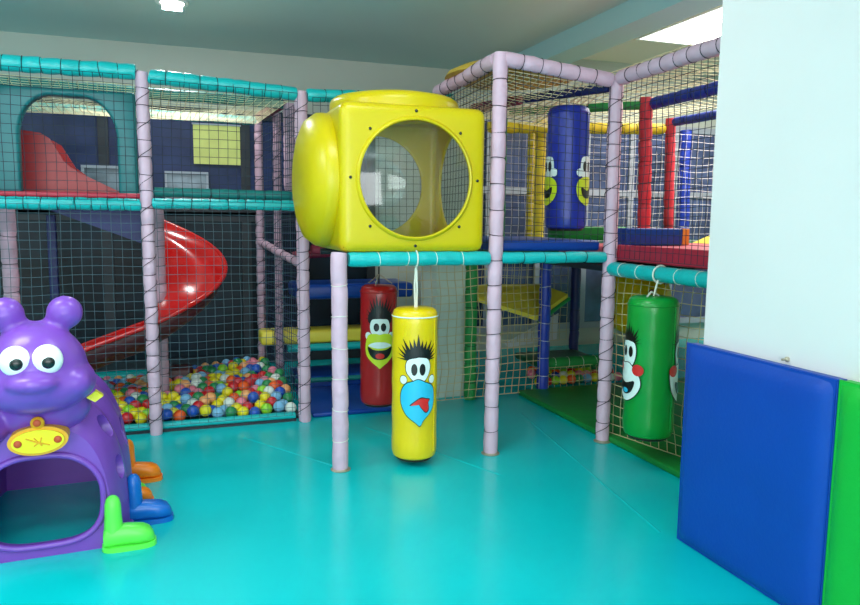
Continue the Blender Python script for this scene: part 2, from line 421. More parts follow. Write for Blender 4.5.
net((1.86,4.14,1.3),(1.86,5.14,1.3),(1.86,5.14,2.42),(1.88,4.14,2.45),'net_black','black netting between cube and first tall right pole', step=.055)
net((.93,5.14,1.32),(1.84,5.14,1.32),(1.84,5.14,2.36),(.93,5.14,2.34),'net_black','black netting behind the yellow cube', step=.055)
net((1.93,4.08,1.36),(2.66,4.08,1.36),(2.66,4.08,2.36),(1.93,4.08,2.44),'net_black','black netting in front of the blue hanging bag', step=.052, sag=.012)
net((2.72,4.04,1.26),(2.72,3.04,1.26),(2.72,3.04,2.38),(2.72,4.04,2.37),'net_black','black netting from corner pole to white wall', step=.052, sag=.012)
net((1.93,4.14,2.42),(2.66,4.14,2.36),(3.4,6.0,2.34),(1.9,5.5,2.36),'net_cream','cream roof netting above the blue hanging bag', step=.07, bulge=-.05, sag=.02, r=.0035)
net((2.78,3.4,2.5),(4.5,3.4,2.5),(4.5,6.4,2.5),(2.78,6.4,2.45),'net_cream','cream roof netting over the right wing', step=.09, bulge=.05, sag=.03, r=.003)
net((1.62,5.32,.03),(2.93,5.42,.03),(2.93,5.42,1.22),(1.62,5.32,1.22),'net_beige','beige netting hanging in front of the pale pillar', step=.068, bulge=.04, sag=.03, r=.0032)
net((3.02,5.52,.01),(3.70,5.52,.01),(3.70,5.56,.2),(3.02,5.52,.2),'net_beige','small beige net strip under the low green rail', step=.06, sag=.02, r=.003)
net((2.78,4.16,.05),(3.02,3.05,.05),(3.02,3.05,1.14),(2.78,4.16,1.16),'net_beige','beige netting behind the green punching bag', step=.068, bulge=.04, sag=.03, r=.003)
net((2.75,6.3,1.3),(6.4,6.3,1.3),(6.4,6.3,2.4),(2.75,6.3,2.4),'net_pale','cream netting in front of the far windows upstairs', step=.075, sag=.03, r=.003)
net((2.45,6.3,.3),(3.7,6.3,.3),(3.7,6.3,1.2),(2.45,6.3,1.2),'net_beige','beige netting far behind the blue padded pole', step=.08, sag=.03, r=.003)

# ------------------------------------------------------------------ yellow crawl cube
def rounded_face_box(cx, cy, cz, hx, hy, hz, er, holes):
    mb = MB(); C = Vector((cx,cy,cz)); H = Vector((hx,hy,hz))
    axes = [((1,0,0),(0,1,0),(0,0,1)),((-1,0,0),(0,-1,0),(0,0,1)),((0,1,0),(-1,0,0),(0,0,1)),((0,-1,0),(1,0,0),(0,0,1)),((0,0,1),(1,0,0),(0,1,0)),((0,0,-1),(1,0,0),(0,-1,0))]
    names = ['right','left','back','front','top','bottom']
    for (n, u, v), nm in zip(axes, names):
        n, u, v = Vector(n), Vector(u), Vector(v)
        hn = abs(n.dot(H)); hu = abs(Vector([abs(x) for x in u]).dot(H)); hv = abs(Vector([abs(x) for x in v]).dot(H))
        r0 = holes.get(nm, 0); N = 96
        ts = [0,.06,.3,.55,.7,.78,.84,.89,.93,.965,1] ; rings = []
        for t in ts:
            ring = []
            for k in range(N):
                a = 2*pi*k/N; ca, sa = math.cos(a), math.sin(a)
                q = 1/max(abs(ca)/hu, abs(sa)/hv)
                rr = r0+(q-r0)*t
                p = n*hn + u*(ca*rr) + v*(sa*rr)
                inner = Vector([max(-(H[i]-er), min(H[i]-er, p[i])) for i in range(3)])
                dd = p-inner
                if dd.length > 1e-6: p = inner+dd.normalized()*er
                ring.append(p+C)
            rings.append(ring)
        vs = [p for rg in rings for p in rg]; fs = []
        for i in range(len(ts)-1):
            for k in range(N):
                a = i*N+k; b = i*N+(k+1) % N
                fs.append((a, b, b+N, a+N) if r0 or i > 0 else (a, b+N, a+N))
        mb.add(vs, fs)
    return mb
cx, cy, cz = 1.34, 4.51, 1.733
hx, hy, hz = .452, .452, .432
cube = thing('crawl_cube', (cx,cy,1.305), 'big yellow plastic crawl cube with round clear windows and domed sides', 'play cube')
co = rounded_face_box(cx,cy,cz,hx,hy,hz,.055,{'front':.348,'back':.34,'right':.34,'left':.36,'top':.34}).build('cube_shell', M['cube'], cube, ang=60)
bmm = bmesh.new(); bmm.from_mesh(co.data); bmesh.ops.remove_doubles(bmm, verts=bmm.verts[:], dist=.0004); bmesh.ops.recalc_face_normals(bmm, faces=bmm.faces[:]); bmm.to_mesh(co.data); bmm.free()
sm = co.modifiers.new('shell', 'SOLIDIFY'); sm.thickness = .018; sm.offset = -1
# rim ring, clear domes
y0 = cy-hy
rim = MB().lathe((cx,y0,cz), [(.340,-.004),(.340,-.014),(.348,-.017),(.358,-.012),(.364,-.002),(.364,.004),(.340,.004)], 64, 'y', cap=False).build('window_rim', M['cube'], cube)
MB().lathe((cx,y0,cz), [(.348,-.004),(.28,-.016),(.2,-.026),(.1,-.032),(.001,-.034)], 64, 'y', cap=False).build('front_window', M['clear'], cube)
MB().lathe((cx,cy+hy,cz), [(.345,.0),(.30,.05),(.2,.09),(.1,.105),(.001,.11)], 64, 'y', cap=False).build('back_window', M['clear'], cube)
MB().lathe((cx+hx,cy,cz), [(.345,.0),(.30,.02),(.2,.035),(.1,.042),(.001,.045)], 64, 'x', cap=False).build('side_window', M['clear'], cube)
MB().lathe((cx-hx,cy,cz), [(.41,.01),(.412,-.03),(.408,-.06),(.398,-.075),(.36,-.125),(.28,-.158),(.2,-.175),(.1,-.182),(.001,-.184)], 64, 'x', cap=False).build('side_dome', M['cube'], cube, ang=70)
MB().lathe((cx,cy,cz+hz), [(.41,-.01),(.412,.04),(.405,.065),(.38,.085),(.30,.102),(.2,.112),(.1,.117),(.001,.118)], 64, 'z', cap=False).build('top_dome', M['cube'], cube, ang=70)
for k in range(8):
    a = 2*pi*k/8+pi/2
    MB().lathe((cx+math.cos(a)*.393, y0, cz+math.sin(a)*.393), [(.009,.003),(.009,-.004),(.006,-.007),(.001,-.008)], 12, 'y').build('bolt', M['black'], cube)

# ------------------------------------------------------------------ platform pads, steps and mats
def pad(name, a, b, m, label, cat='mat', bev=.015, group=None, seam=None):
    root = tag(MB().box(a, b, min(bev, .45*min(abs(b[i]-a[i]) for i in range(3)))).build(name, M[m], loc=((a[0]+b[0])/2,(a[1]+b[1])/2,a[2])), label, cat, group)
    return root
pad('platform_pad',(1.93,4.16,1.30),(2.68,5.2,1.37),'pad_blue','blue vinyl pad covering the platform below the blue bag','pad',.02)
pad('platform_pad',(2.78,3.02,1.235),(4.6,4.9,1.325),'pad_red','pinkish red vinyl pad covering the right wing platform','pad',.02)
pad('edge_pad',(2.752,3.02,1.24),(2.776,4.07,1.345),'pad_redd','dark red edge strip along the front of the right wing platform','pad',.008)
bb = thing('foam_block',(3.25,4.35,1.33),'blue foam block with orange end standing on the red platform','foam block')
MB().box((2.98,4.30,1.328),(3.46,4.46,1.45),.01).build('blue_cover',M['pad_blue'],bb)
MB().box((3.462,4.30,1.328),(3.52,4.46,1.45),.008).build('orange_end',M['pad_orange'],bb)
wd = MB().prism([(4.0,1.328),(4.42,1.328),(4.42,1.46),(4.36,1.46)], 4.55,4.85).build('foam_wedge', M['pad_yellow'], loc=(4.2,4.7,1.33))
tag(wd,'yellow foam wedge on the red platform beside the white wall','foam block')
pad('foam_block',(3.12,5.4,1.33),(3.75,5.7,1.45),'pad_green','green foam block lying behind the blue hanging bag','foam block',.015)
pad('platform_deck',(2.72,5.0,1.20),(5.8,7.1,1.29),'pad_dgreen','dark green platform floor upstairs at the back','platform',.01)
pad('floor_mat',(2.74,2.78,0),(4.6,5.44,.045),'pad_green','green floor mat under the green punching bag','mat',.012)
pad('floor_mat',(.93,5.25,0),(1.58,6.1,.035),'pad_blue','blue floor mat below the red punching bag','mat',.012)
pad('padded_step',(.96,6.12,0),(2.0,6.6,.12),'pad_blue','lowest blue padded step behind the red punching bag','step',.02)
st = thing('padded_shelf',(1.3,6.4,.33),'yellow padded step with teal front edge behind the ball pit','step')
MB().box((.66,6.20,.40),(2.0,6.45,.52),.03).build('yellow_top',M['pad_yellow'],st)
MB().tube([(.88,6.18,.37),(2.0,6.18,.37)],.034,12).build('teal_edge',M['teal'],st)
pad('padded_step',(.95,6.1,.80),(2.0,6.6,.93),'pad_blue','highest blue padded step behind the red punching bag','step',.03)
MB_ = MB().tube([(.93,6.08,.10),(2.0,6.08,.10)],.022,10).build('edge_roll', M['teald'], loc=(1.3,6.08,.1))
tag(MB_,'thin teal foam roll along the lowest blue step','roll')
lp = MB()
V4 = [(2.42,5.62,.80),(3.32,5.85,.83),(3.30,6.25,.90),(2.66,6.2,.90),(2.97,5.55,.64)]
lp.add([(2.42,5.62,.83),(2.97,5.58,.66),(3.32,5.65,.84),(3.30,6.15,.89),(2.60,6.15,.89),(2.42,5.62,.80),(2.97,5.58,.62),(3.32,5.65,.81),(3.30,6.15,.85),(2.60,6.15,.85)],
       [(0,1,3,4),(1,2,3),(5,9,8,6),(6,8,7),(0,5,6,1),(1,6,7,2),(2,7,8,3),(3,8,9,4),(4,9,5,0)])
tag(lp.build('hammock_pad', M['pad_yellow'], loc=(2.9,5.9,.7), smooth=False),'yellow sagging pad hung under the platform behind the blue pole','pad')
tag(MB().tube([(2.99,5.57,.60),(3.15,5.6,.70),(3.33,5.64,.80)],.018,8).build('edge_roll', M['green'], loc=(3.1,5.6,.7)),'thin green roll along the sagging yellow pad edge','roll')
pad('low_platform',(3.05,5.70,.17),(3.70,6.15,.23),'pad_dgreen','dark green padded platform behind the low green rail','platform',.02)
tag(MB().add([(3.05,6.3,.25),(3.62,6.35,.30),(3.66,6.4,.56),(3.05,6.38,.28)],[(0,1,2,3)]).build('plastic_sheet',M['sheet'],loc=(3.3,6.35,.3)),'crumpled pale plastic sheet behind the low green rail','sheet')
# under-deck boards
pad('deck_board',(2.72,4.2,1.16),(4.6,5.0,1.2),'frame_dark','dark board below the right wing platform','board',.004)

# pit surround
tp = thing('pit_border',(-.2,5.19,0),'low teal padded border along the front of the main ball pit','border')
MB().box((-1.2,5.20,.02),(.80,5.26,.065),.015).build('border_pad',M['teal'],tp)
MB().box((-1.2,5.205,0),(.80,5.255,.02)).build('border_gap_shade',M['frame_dark'],tp,smooth=False)  # dark strip standing in for the shaded gap under the border pad
tag(MB().box((-1.2,6.52,0),(.66,6.6,.16),.025).build('pit_border',M['teal'],loc=(0,6.56,0)),'teal padded border along the back of the main ball pit','border')
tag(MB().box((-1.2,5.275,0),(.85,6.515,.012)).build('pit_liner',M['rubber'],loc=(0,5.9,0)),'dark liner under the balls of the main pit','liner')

# ------------------------------------------------------------------ teal arch
ar = thing('padded_arch',(-.65,5.45,1.6),'teal padded archway at the top of the red slide','archway')
outer = [(-1.20,1.64),(-1.20,2.34),(-.24,2.34),(-.24,1.64)]
op = [(-.365,1.64),(-.365,2.02)]+[(-.365-.21*(1-math.cos(t)), 2.02+.27*math.sin(t)) for t in [pi/2*i/10 for i in range(1,11)]]
op += [(-.76-.20*math.sin(t), 2.29-.27*(1-math.cos(t))) for t in [pi/2*i/10 for i in range(0,11)]]+[(-.96,1.64)]
bm = bmesh.new()
pf = [bm.verts.new((x,5.42,z)) for x, z in [(-1.20,1.64),(-1.20,2.34),(-.24,2.34),(-.24,1.64)]+op]
face = bm.faces.new(pf)
g = bmesh.ops.extrude_face_region(bm, geom=[face]); 
for v in [e for e in g['geom'] if isinstance(e, bmesh.types.BMVert)]: v.co.y += .10
bmesh.ops.recalc_face_normals(bm, faces=bm.faces[:])
bmesh.ops.bevel(bm, geom=[e for e in bm.edges if e.calc_face_angle(0) > 1.0], offset=.02, segments=3, affect='EDGES', profile=.5)
ao = MB().bm(bm).build('arch_pad', M['tealpad'], ar, ang=50)

# ------------------------------------------------------------------ red spiral slide
sl = thing('spiral_slide',(-.13,5.85,0),'red plastic spiral slide curling down into the ball pit','slide')
CX, CY, RC = -.20, 5.86, .28
path = []  # (point on centreline at rim height, unit side vector to the outer side)
for i in range(9):
    t = i/8; path.append((Vector((-1.0+(CX+1.0)*t, CY+RC+.02, 1.80-.28*t)), Vector((0,1,0)), .27))
for i in range(1, 33):
    a = pi/2 - pi*i/32; d = Vector((math.cos(a), math.sin(a), 0))
    path.append((Vector((CX,CY,1.50-.76*i/32))+d*RC, d, .27))
for i in range(1, 13):
    t = i/12; path.append((Vector((CX-1.0*t, CY-RC-.0, .74-.36*t)), Vector((0,-1,0)), .27))
mb = MB(); NP = 17; vs = []; fs = []
for p, s, w in path:
    for k in range(NP):
        t = -1+2*k/(NP-1)           # -1 inner .. 1 outer
        a = t*w
        dz = -.20*math.sqrt(max(0, 1-abs(t)**2.4))
        if t < 0: dz -= .03*(-t)
        q = p+s*a+Vector((0,0,dz)); vs.append(q)
for i in range(len(path)-1):
    for k in range(NP-1):
        a = i*NP+k; fs.append((a, a+1, a+1+NP, a+NP))
mb.add(vs, fs)
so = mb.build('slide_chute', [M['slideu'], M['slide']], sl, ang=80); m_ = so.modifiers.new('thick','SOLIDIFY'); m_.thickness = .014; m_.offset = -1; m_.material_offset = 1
lip = MB().tube([p+s*(w+.006) for p, s, w in path], .019, 10).build('outer_lip', M['slide'], sl)
MB().tube([p-s*(w-.0)+Vector((0,0,-.03)) for p, s, w in path], .013, 8).build('inner_lip', M['slide'], sl)
gp = [(-1.16,1.64),(-1.16,2.08),(-1.02,2.10),(-.90,2.085),(-.845,2.05),(-.80,1.97),(-.75,1.88),(-.66,1.81),(-.55,1.755),(-.40,1.68),(-.30,1.64)]
MB().prism(gp, 5.875, 5.90).build('side_guard', M['slidep'], sl)
MB().prism(gp, 6.46, 6.485).build('side_guard', M['slidep'], sl)
MB().prism([(-.82,1.54),(-.16,1.54),(-.16,1.28)],5.44,5.455).build('under_panel',M['navy'],sl,smooth=False)
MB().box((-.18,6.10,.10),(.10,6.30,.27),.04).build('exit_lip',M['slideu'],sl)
tag(MB().box((-1.2,5.24,1.615),(-.22,5.40,1.65),.012).build('platform_edge',M['pad_redd'],loc=(-.7,5.3,1.6)),'dark red platform edge behind the left middle rail','platform')
# dark blue padded backing under the platform
tag(MB().box((-1.0,6.58,.2),(-.93,6.63,1.5),.01).build('blue_post',M['navy'],loc=(-.96,6.6,.2)),'narrow navy post seen through the lower left netting','pole')
sh = thing('notice_sheet',(.40,7.42,2.0),'pale yellow sheet hanging on the dark window behind the netting','sheet')
MB().box((.18,7.425,2.01),(.62,7.43,2.39)).build('paper_sheet',M['paper'],sh,smooth=False)
MB().box((.17,7.415,2.385),(.63,7.432,2.40)).build('top_batten',M['frame_white'],sh,smooth=False)

# ------------------------------------------------------------------ canopy over the right bay roof
cn = MB().lathe((2.25,4.72,2.50), [(.001,.10),(.2,.09),(.35,.06),(.44,.02),(.46,-.01),(.42,-.02),(.001,-.012)], 40)
tag(cn.build('roof_canopy', M['canopy'], loc=(2.25,4.72,2.5)),'round yellow canopy lying on the roof netting behind the tall poles','canopy')

# yellow spotted tube under the right platform
yt = thing('crawl_tube',(3.65,5.0,.55),'yellow curved crawl tube with brown spots under the right platform','crawl tube')
tc = Vector((3.62,5.05,.84))
MB().lathe(tc, [(.0,-.20),(.16,-.2),(.25,-.15),(.295,-.06),(.30,.06),(.26,.16),(.17,.21),(.0,.21)], 40, 'x').build('tube_shell', M['spotty'], yt)
for k, (a, h) in enumerate([(200,-.05),(230,.03),(170,.06),(250,-.08),(150,-.05),(215,.1),(185,-.13),(265,.05)]):
    a = math.radians(a); rr = .29
    MB().ell(tc+Vector((h, math.cos(a)*rr, -math.sin(a)*rr*1.0)), (.022,.022,.022),12,8).build('spot', M['brown'], yt)

# ------------------------------------------------------------------ punching bags
def bag(name, x, y, z0, z1, r, m, label, ropes, rope_m='cord_white', capm='vcap', flange=True):
    root = thing(name,(x,y,z0),label,'punching bag')
    prof = [(.001,0),(r*.8,.0),(r*.94,.012),(r,.04)]
    n = 14
    for i in range(1, n): prof.append((r*(1+.012*math.sin(i*1.9)), .04+(z1-z0-.08)*i/n))
    prof += [(r,z1-z0-.04),(r*.93,z1-z0-.012),(r*.8,z1-z0),(.001,z1-z0+.004)]
    MB().lathe((x,y,z0), prof, 40, cap=False).build('bag_body', M[m], root)
    MB().lathe((x,y,z0), [(.001,-.012),(r*.78,-.012),(r*.84,.0),(r*.8,.01)], 36, cap=False).build('base_disc', M[capm], root)
    s = MB(); s.ring((x,y,z1-.045),(0,0,1), r+.001,.004,40,5); s.build('top_seam', M['vwhite' if m=='vyellow' else m], root)
    # vertical zip seam
    ang = math.atan2(-y,-x)+1.0
    MB().tube([(x+math.cos(ang)*(r+.002),y+math.sin(ang)*(r+.002),z0+.05+(z1-z0-.1)*i/8) for i in range(9)],.004,6).build('side_seam', M[m], root)
    for pts in ropes: MB().tube(pts,.006,6).build('rope', M[rope_m], root)
    return root

def decal(root, x, y, r, th0, poly_c, poly, m, name, layer):
    """star-shaped printed patch wrapped on the bag: poly = points (u,v) around centre poly_c, u to the right, v up (world z)"""
    rr = r+.004+.0016*layer; n = len(poly); K = 7; cu, cv = poly_c
    def mp(u, v): a = th0+u/rr; return (x+math.cos(a)*rr, y+math.sin(a)*rr, v)
    vs = [mp(cu, cv)]; fs = []
    for k in range(1, K+1):
        for (u, v) in poly: vs.append(mp(cu+(u-cu)*k/K, cv+(v-cv)*k/K))
    for i in range(n): fs.append((0, 1+i, 1+(i+1) % n))
    for k in range(K-1):
        for i in range(n):
            a = 1+k*n+i; b = 1+k*n+(i+1) % n; fs.append((a, a+n, b+n, b))
    return MB().add(vs, fs).build(name, M[m], root)
def ellp(cu, cv, a, b, n=28, rot=0, egg=0):
    o = []
    for i in range(n):
        t = 2*pi*i/n; px, py = a*math.cos(t)*(1+egg*math.sin(t)), b*math.sin(t)
        o.append((cu+px*math.cos(rot)-py*math.sin(rot), cv+px*math.sin(rot)+py*math.cos(rot)))
    return o
def smooth_poly(pts, k=4):
    n = len(pts); o = []
    for i in range(n):
        p0, p1, p2, p3 = pts[i-1], pts[i], pts[(i+1) % n], pts[(i+2) % n]
        for j in range(k):
            t = j/k
            o.append(tuple(.5*(2*p1[d]+(-p0[d]+p2[d])*t+(2*p0[d]-5*p1[d]+4*p2[d]-p3[d])*t*t+(-p0[d]+3*p1[d]-3*p2[d]+p3[d])*t**3) for d in (0,1)))
    return o
def hair(root, x, y, r, th0, cu, cv, w, h, n=11, seed=1, layer=1):
    rd = random.Random(seed); mb = MB(); rr = r+.004+.0016*layer
    def mp(u, v): a = th0+u/rr; return (x+math.cos(a)*rr, y+math.sin(a)*rr, v)
    def tri(b0, b1, tip):
        S = 4; vs = []; fs = []
        for i in range(S+1):
            t = i/S
            for q in (b0, b1): vs.append(mp(q[0]+(tip[0]-q[0])*t*.99, q[1]+(tip[1]-q[1])*t*.99))
        for i in range(S): fs.append((2*i, 2*i+1, 2*i+3, 2*i+2))
        mb.add(vs, fs)
    for i in range(n):
        a = pi*(.02+.96*i/(n-1)); L = 1+rd.uniform(-.15,.12)
        tip = (cu+math.cos(a)*w*L, cv+math.sin(a)*h*L)
        bx = cu+math.cos(a)*w*.35; t = .16*w
        tri((bx-t*math.sin(a)-.002, cv+.0+t*.3*math.cos(a)), (bx+t*math.sin(a)+.002, cv-.0-t*.3*math.cos(a)), tip)
    vs = [mp(cu, cv)]; pp = ellp(cu, cv+h*.05, w*.52, h*.34, 20)
    for u, v in pp: vs.append(mp(u, v))
    mb.add(vs, [(0, 1+i, 1+(i+1) % 20) for i in range(20)])
    mb.build('printed_hair', M['vblack'], root)

def face_blue_mouth(root, x, y, r, th0, zt, s):
    # zt = vertical position of the eye centre, s = size unit (m)
    E_ = ellp
    hair(root,x,y,r,th0,0,zt+.6*s,1.45*s,1.45*s,15,3,1)
    eye = smooth_poly([(-.74*s,zt-.05*s),(-.66*s,zt+.55*s),(-.1*s,zt+.72*s),(.1*s,zt+.74*s),(.6*s,zt+.62*s),(.76*s,zt+.1*s),(.5*s,zt-.55*s),(.0,zt-.85*s),(-.4*s,zt-.55*s)])
    big = [(u*1.06,zt+(v-zt)*1.06) for u, v in eye]
    for sx in (-1,1):
        decal(root,x,y,r,th0,(sx*.92*s,zt-.62*s),E_(sx*.92*s,zt-.62*s,.25*s,.28*s),'vblack','ear_outline',0)
        decal(root,x,y,r,th0,(sx*.92*s,zt-.62*s),E_(sx*.92*s,zt-.62*s,.22*s,.25*s),'vwhite','ear',1)
    decal(root,x,y,r,th0,(0,zt),big,'vblack','eye_outline',1)
    decal(root,x,y,r,th0,(0,zt),eye,'vwhite','eye_white',2)
    for sx in (-.25,.25): decal(root,x,y,r,th0,(sx*s,zt+.02*s),E_(sx*s,zt+.02*s,.19*s,.36*s),'vblack','pupil',3)

# --- yellow bag
bx, by, br = 1.352, 4.09, .138
yb = bag('punching_bag', bx, by, .045, .965, br, 'vyellow', 'yellow punching bag with a blue mouthed face hanging below the cube', [[(bx,by-.0,.965),(bx-.004,by,1.10),(bx+.002,by,1.22)],[(bx+.01,by,.965),(bx+.012,by,1.08),(bx+.006,by,1.22)]])
MB().ring((bx,by,1.262),(1,0,0),.05,.005,24,6).build('rope_loop', M['cord_white'], yb)
th = math.atan2(-by,-bx)+.16
face_blue_mouth(yb,bx,by,br,th,.61,.1)
S = .1; z = .61-.02
mouth = smooth_poly([(-.35*S,z-.5*S),(0,z-.38*S),(.4*S,z-.55*S),(.95*S,z-.85*S),(1.08*S,z-1.6*S),(.9*S,z-2.3*S),(.35*S,z-2.85*S),(.12*S,z-3.2*S),(-.15*S,z-3.0*S),(-.75*S,z-2.5*S),(-1.08*S,z-1.8*S),(-1.05*S,z-1.1*S),(-.75*S,z-.65*S)])
decal(yb,bx,by,br,th,(0,z-1.7*S),[(u*1.04,z-1.7*S+(v-z+1.7*S)*1.04) for u,v in mouth],'vblack','muzzle_outline',3)
decal(yb,bx,by,br,th,(0,z-1.7*S),mouth,'vsky','muzzle',4)
tong = smooth_poly([(-.45*S,z-1.95*S),(-.1*S,z-1.65*S),(.2*S,z-1.5*S),(.45*S,z-1.55*S),(.72*S,z-1.62*S),(.62*S,z-1.8*S),(.66*S,z-2.2*S),(.45*S,z-2.35*S),(.2*S,z-2.1*S),(0,z-1.85*S)])
decal(yb,bx,by,br,th,(.35*S,z-1.85*S),[(.35*S+(u-.35*S)*1.12,z-1.85*S+(v-z+1.85*S)*1.14) for u,v in tong],'vblack','mouth_line',5)
decal(yb,bx,by,br,th,(.35*S,z-1.85*S),tong,'vtongue','tongue',6)

# --- red bag
bx, by, br = 1.375, 5.0, .134
rb = bag('punching_bag', bx, by, .15, 1.02, br, 'vred', 'red punching bag with an open mouthed lime face further back', [[(bx,by,1.03),(bx,by,1.10),(bx,by+.0,1.25)]], rope_m='cord_black')
tri_ = MB()
for a in (0, 2.1, 4.2): tri_.tube([(bx+math.cos(a)*.1,by+math.sin(a)*.1,1.03),(bx,by,1.10)],.004,6)
tri_.build('hanging_chain', M['metal'], rb)
tag(MB().tube([(.95,5.0,1.268),(1.80,5.0,1.268)],.022,10).build('support_bar',M['frame_dark'],loc=(1.35,5,1.27)),'dark steel bar holding the red punching bag','bar')
th = math.atan2(-by,-bx)+.06; S=.092; zt=.735
hair(rb,bx,by,br,th,0,zt+.5*S,1.3*S,1.9*S,15,5,1)
hb = smooth_poly([(-.8*S,zt+.2*S),(-.9*S,zt+1.0*S),(-.3*S,zt+1.3*S),(.4*S,zt+1.3*S),(.9*S,zt+1.0*S),(.8*S,zt+.2*S)])
decal(rb,bx,by,br,th,(0,zt+.6*S),hb,'vblack','fringe',1)
for sx in (-1,1): decal(rb,bx,by,br,th,(sx*.95*S,zt-.75*S),ellp(sx*.95*S,zt-.75*S,.28*S,.3*S),'vwhite','ear',1)
eye = smooth_poly([(-.8*S,zt-.1*S),(-.65*S,zt+.5*S),(-.2*S,zt+.6*S),(.2*S,zt+.6*S),(.65*S,zt+.5*S),(.8*S,zt-.1*S),(.55*S,zt-.7*S),(0,zt-.8*S),(-.55*S,zt-.7*S)])
decal(rb,bx,by,br,th,(0,zt),eye,'vwhite','eye_white',2)
for sx in (-.28,.28): decal(rb,bx,by,br,th,(sx*S,zt-.05*S),ellp(sx*S,zt-.05*S,.22*S,.32*S),'vblack','pupil',3)
mz = smooth_poly([(-.95*S,zt-.7*S),(-.4*S,zt-.55*S),(0,zt-.62*S),(.4*S,zt-.55*S),(.95*S,zt-.7*S),(1.2*S,zt-1.4*S),(1.15*S,zt-2.2*S),(.7*S,zt-2.75*S),(.25*S,zt-3.1*S),(0,zt-3.3*S),(-.25*S,zt-3.1*S),(-.7*S,zt-2.75*S),(-1.15*S,zt-2.2*S),(-1.2*S,zt-1.4*S)])
decal(rb,bx,by,br,th,(0,zt-1.8*S),mz,'vlime','muzzle',3)
dm = smooth_poly([(-1.0*S,zt-1.6*S),(-.5*S,zt-1.8*S),(0,zt-1.85*S),(.5*S,zt-1.8*S),(1.0*S,zt-1.6*S),(.85*S,zt-2.15*S),(.4*S,zt-2.55*S),(-.4*S,zt-2.55*S),(-.85*S,zt-2.15*S)])
decal(rb,bx,by,br,th,(0,zt-2.1*S),dm,'vblack','open_mouth',4)
decal(rb,bx,by,br,th,(0,zt-2.3*S),ellp(0,zt-2.3*S,.36*S,.22*S),'vtongue','tongue',5)
tl = smooth_poly([(-.95*S,zt-1.5*S),(-.5*S,zt-1.25*S),(0,zt-1.2*S),(.5*S,zt-1.25*S),(.95*S,zt-1.5*S),(.5*S,zt-1.65*S),(0,zt-1.7*S),(-.5*S,zt-1.65*S)])
decal(rb,bx,by,br,th,(0,zt-1.45*S),tl,'vwhite','teeth',5)

# --- blue bag (upstairs)
bx, by, br = 2.56, 4.42, .142
ub = bag('punching_bag', bx, by, 1.44, 2.27, br, 'vblue', 'blue punching bag hanging upstairs behind the black netting', [[(bx,by,2.27),(bx-.006,by,2.33),(bx-.03,by,2.37)]])
for sgn in (-1,1):
    th = math.atan2(-by,-bx)+sgn*1.08; S=.075; zt=1.83
    decal(ub,bx,by,br,th,(0,zt+.3*S),smooth_poly([(-.8*S,zt-.3*S),(-.75*S,zt+1.1*S),(-.2*S,zt+1.35*S),(.2*S,zt+1.35*S),(.75*S,zt+1.1*S),(.8*S,zt-.3*S),(0,zt-.6*S)]),'vwhite','eye_white',1)
    for sx in (-.35,.35): decal(ub,bx,by,br,th,(sx*S,zt+.45*S),ellp(sx*S,zt+.45*S,.24*S,.45*S),'vblack','pupil',2)
    for sx in (-1,1):
        decal(ub,bx,by,br,th,(sx*.95*S,zt-.1*S),ellp(sx*.95*S,zt-.1*S,.36*S,.36*S),'vwhite','ear',3)
    mz = smooth_poly([(-1.15*S,zt-.9*S),(-.5*S,zt-.5*S),(.5*S,zt-.5*S),(1.15*S,zt-.9*S),(1.3*S,zt-1.7*S),(1.0*S,zt-2.5*S),(.3*S,zt-3.0*S),(-.3*S,zt-3.0*S),(-1.0*S,zt-2.5*S),(-1.3*S,zt-1.7*S)])
    decal(ub,bx,by,br,th,(0,zt-1.7*S),mz,'vlime','muzzle',4)
    decal(ub,bx,by,br,th,(0,zt-1.8*S),smooth_poly([(-.8*S,zt-1.4*S),(0,zt-1.7*S),(.8*S,zt-1.4*S),(.5*S,zt-2.3*S),(-.5*S,zt-2.3*S)]),'vblack','open_mouth',5)

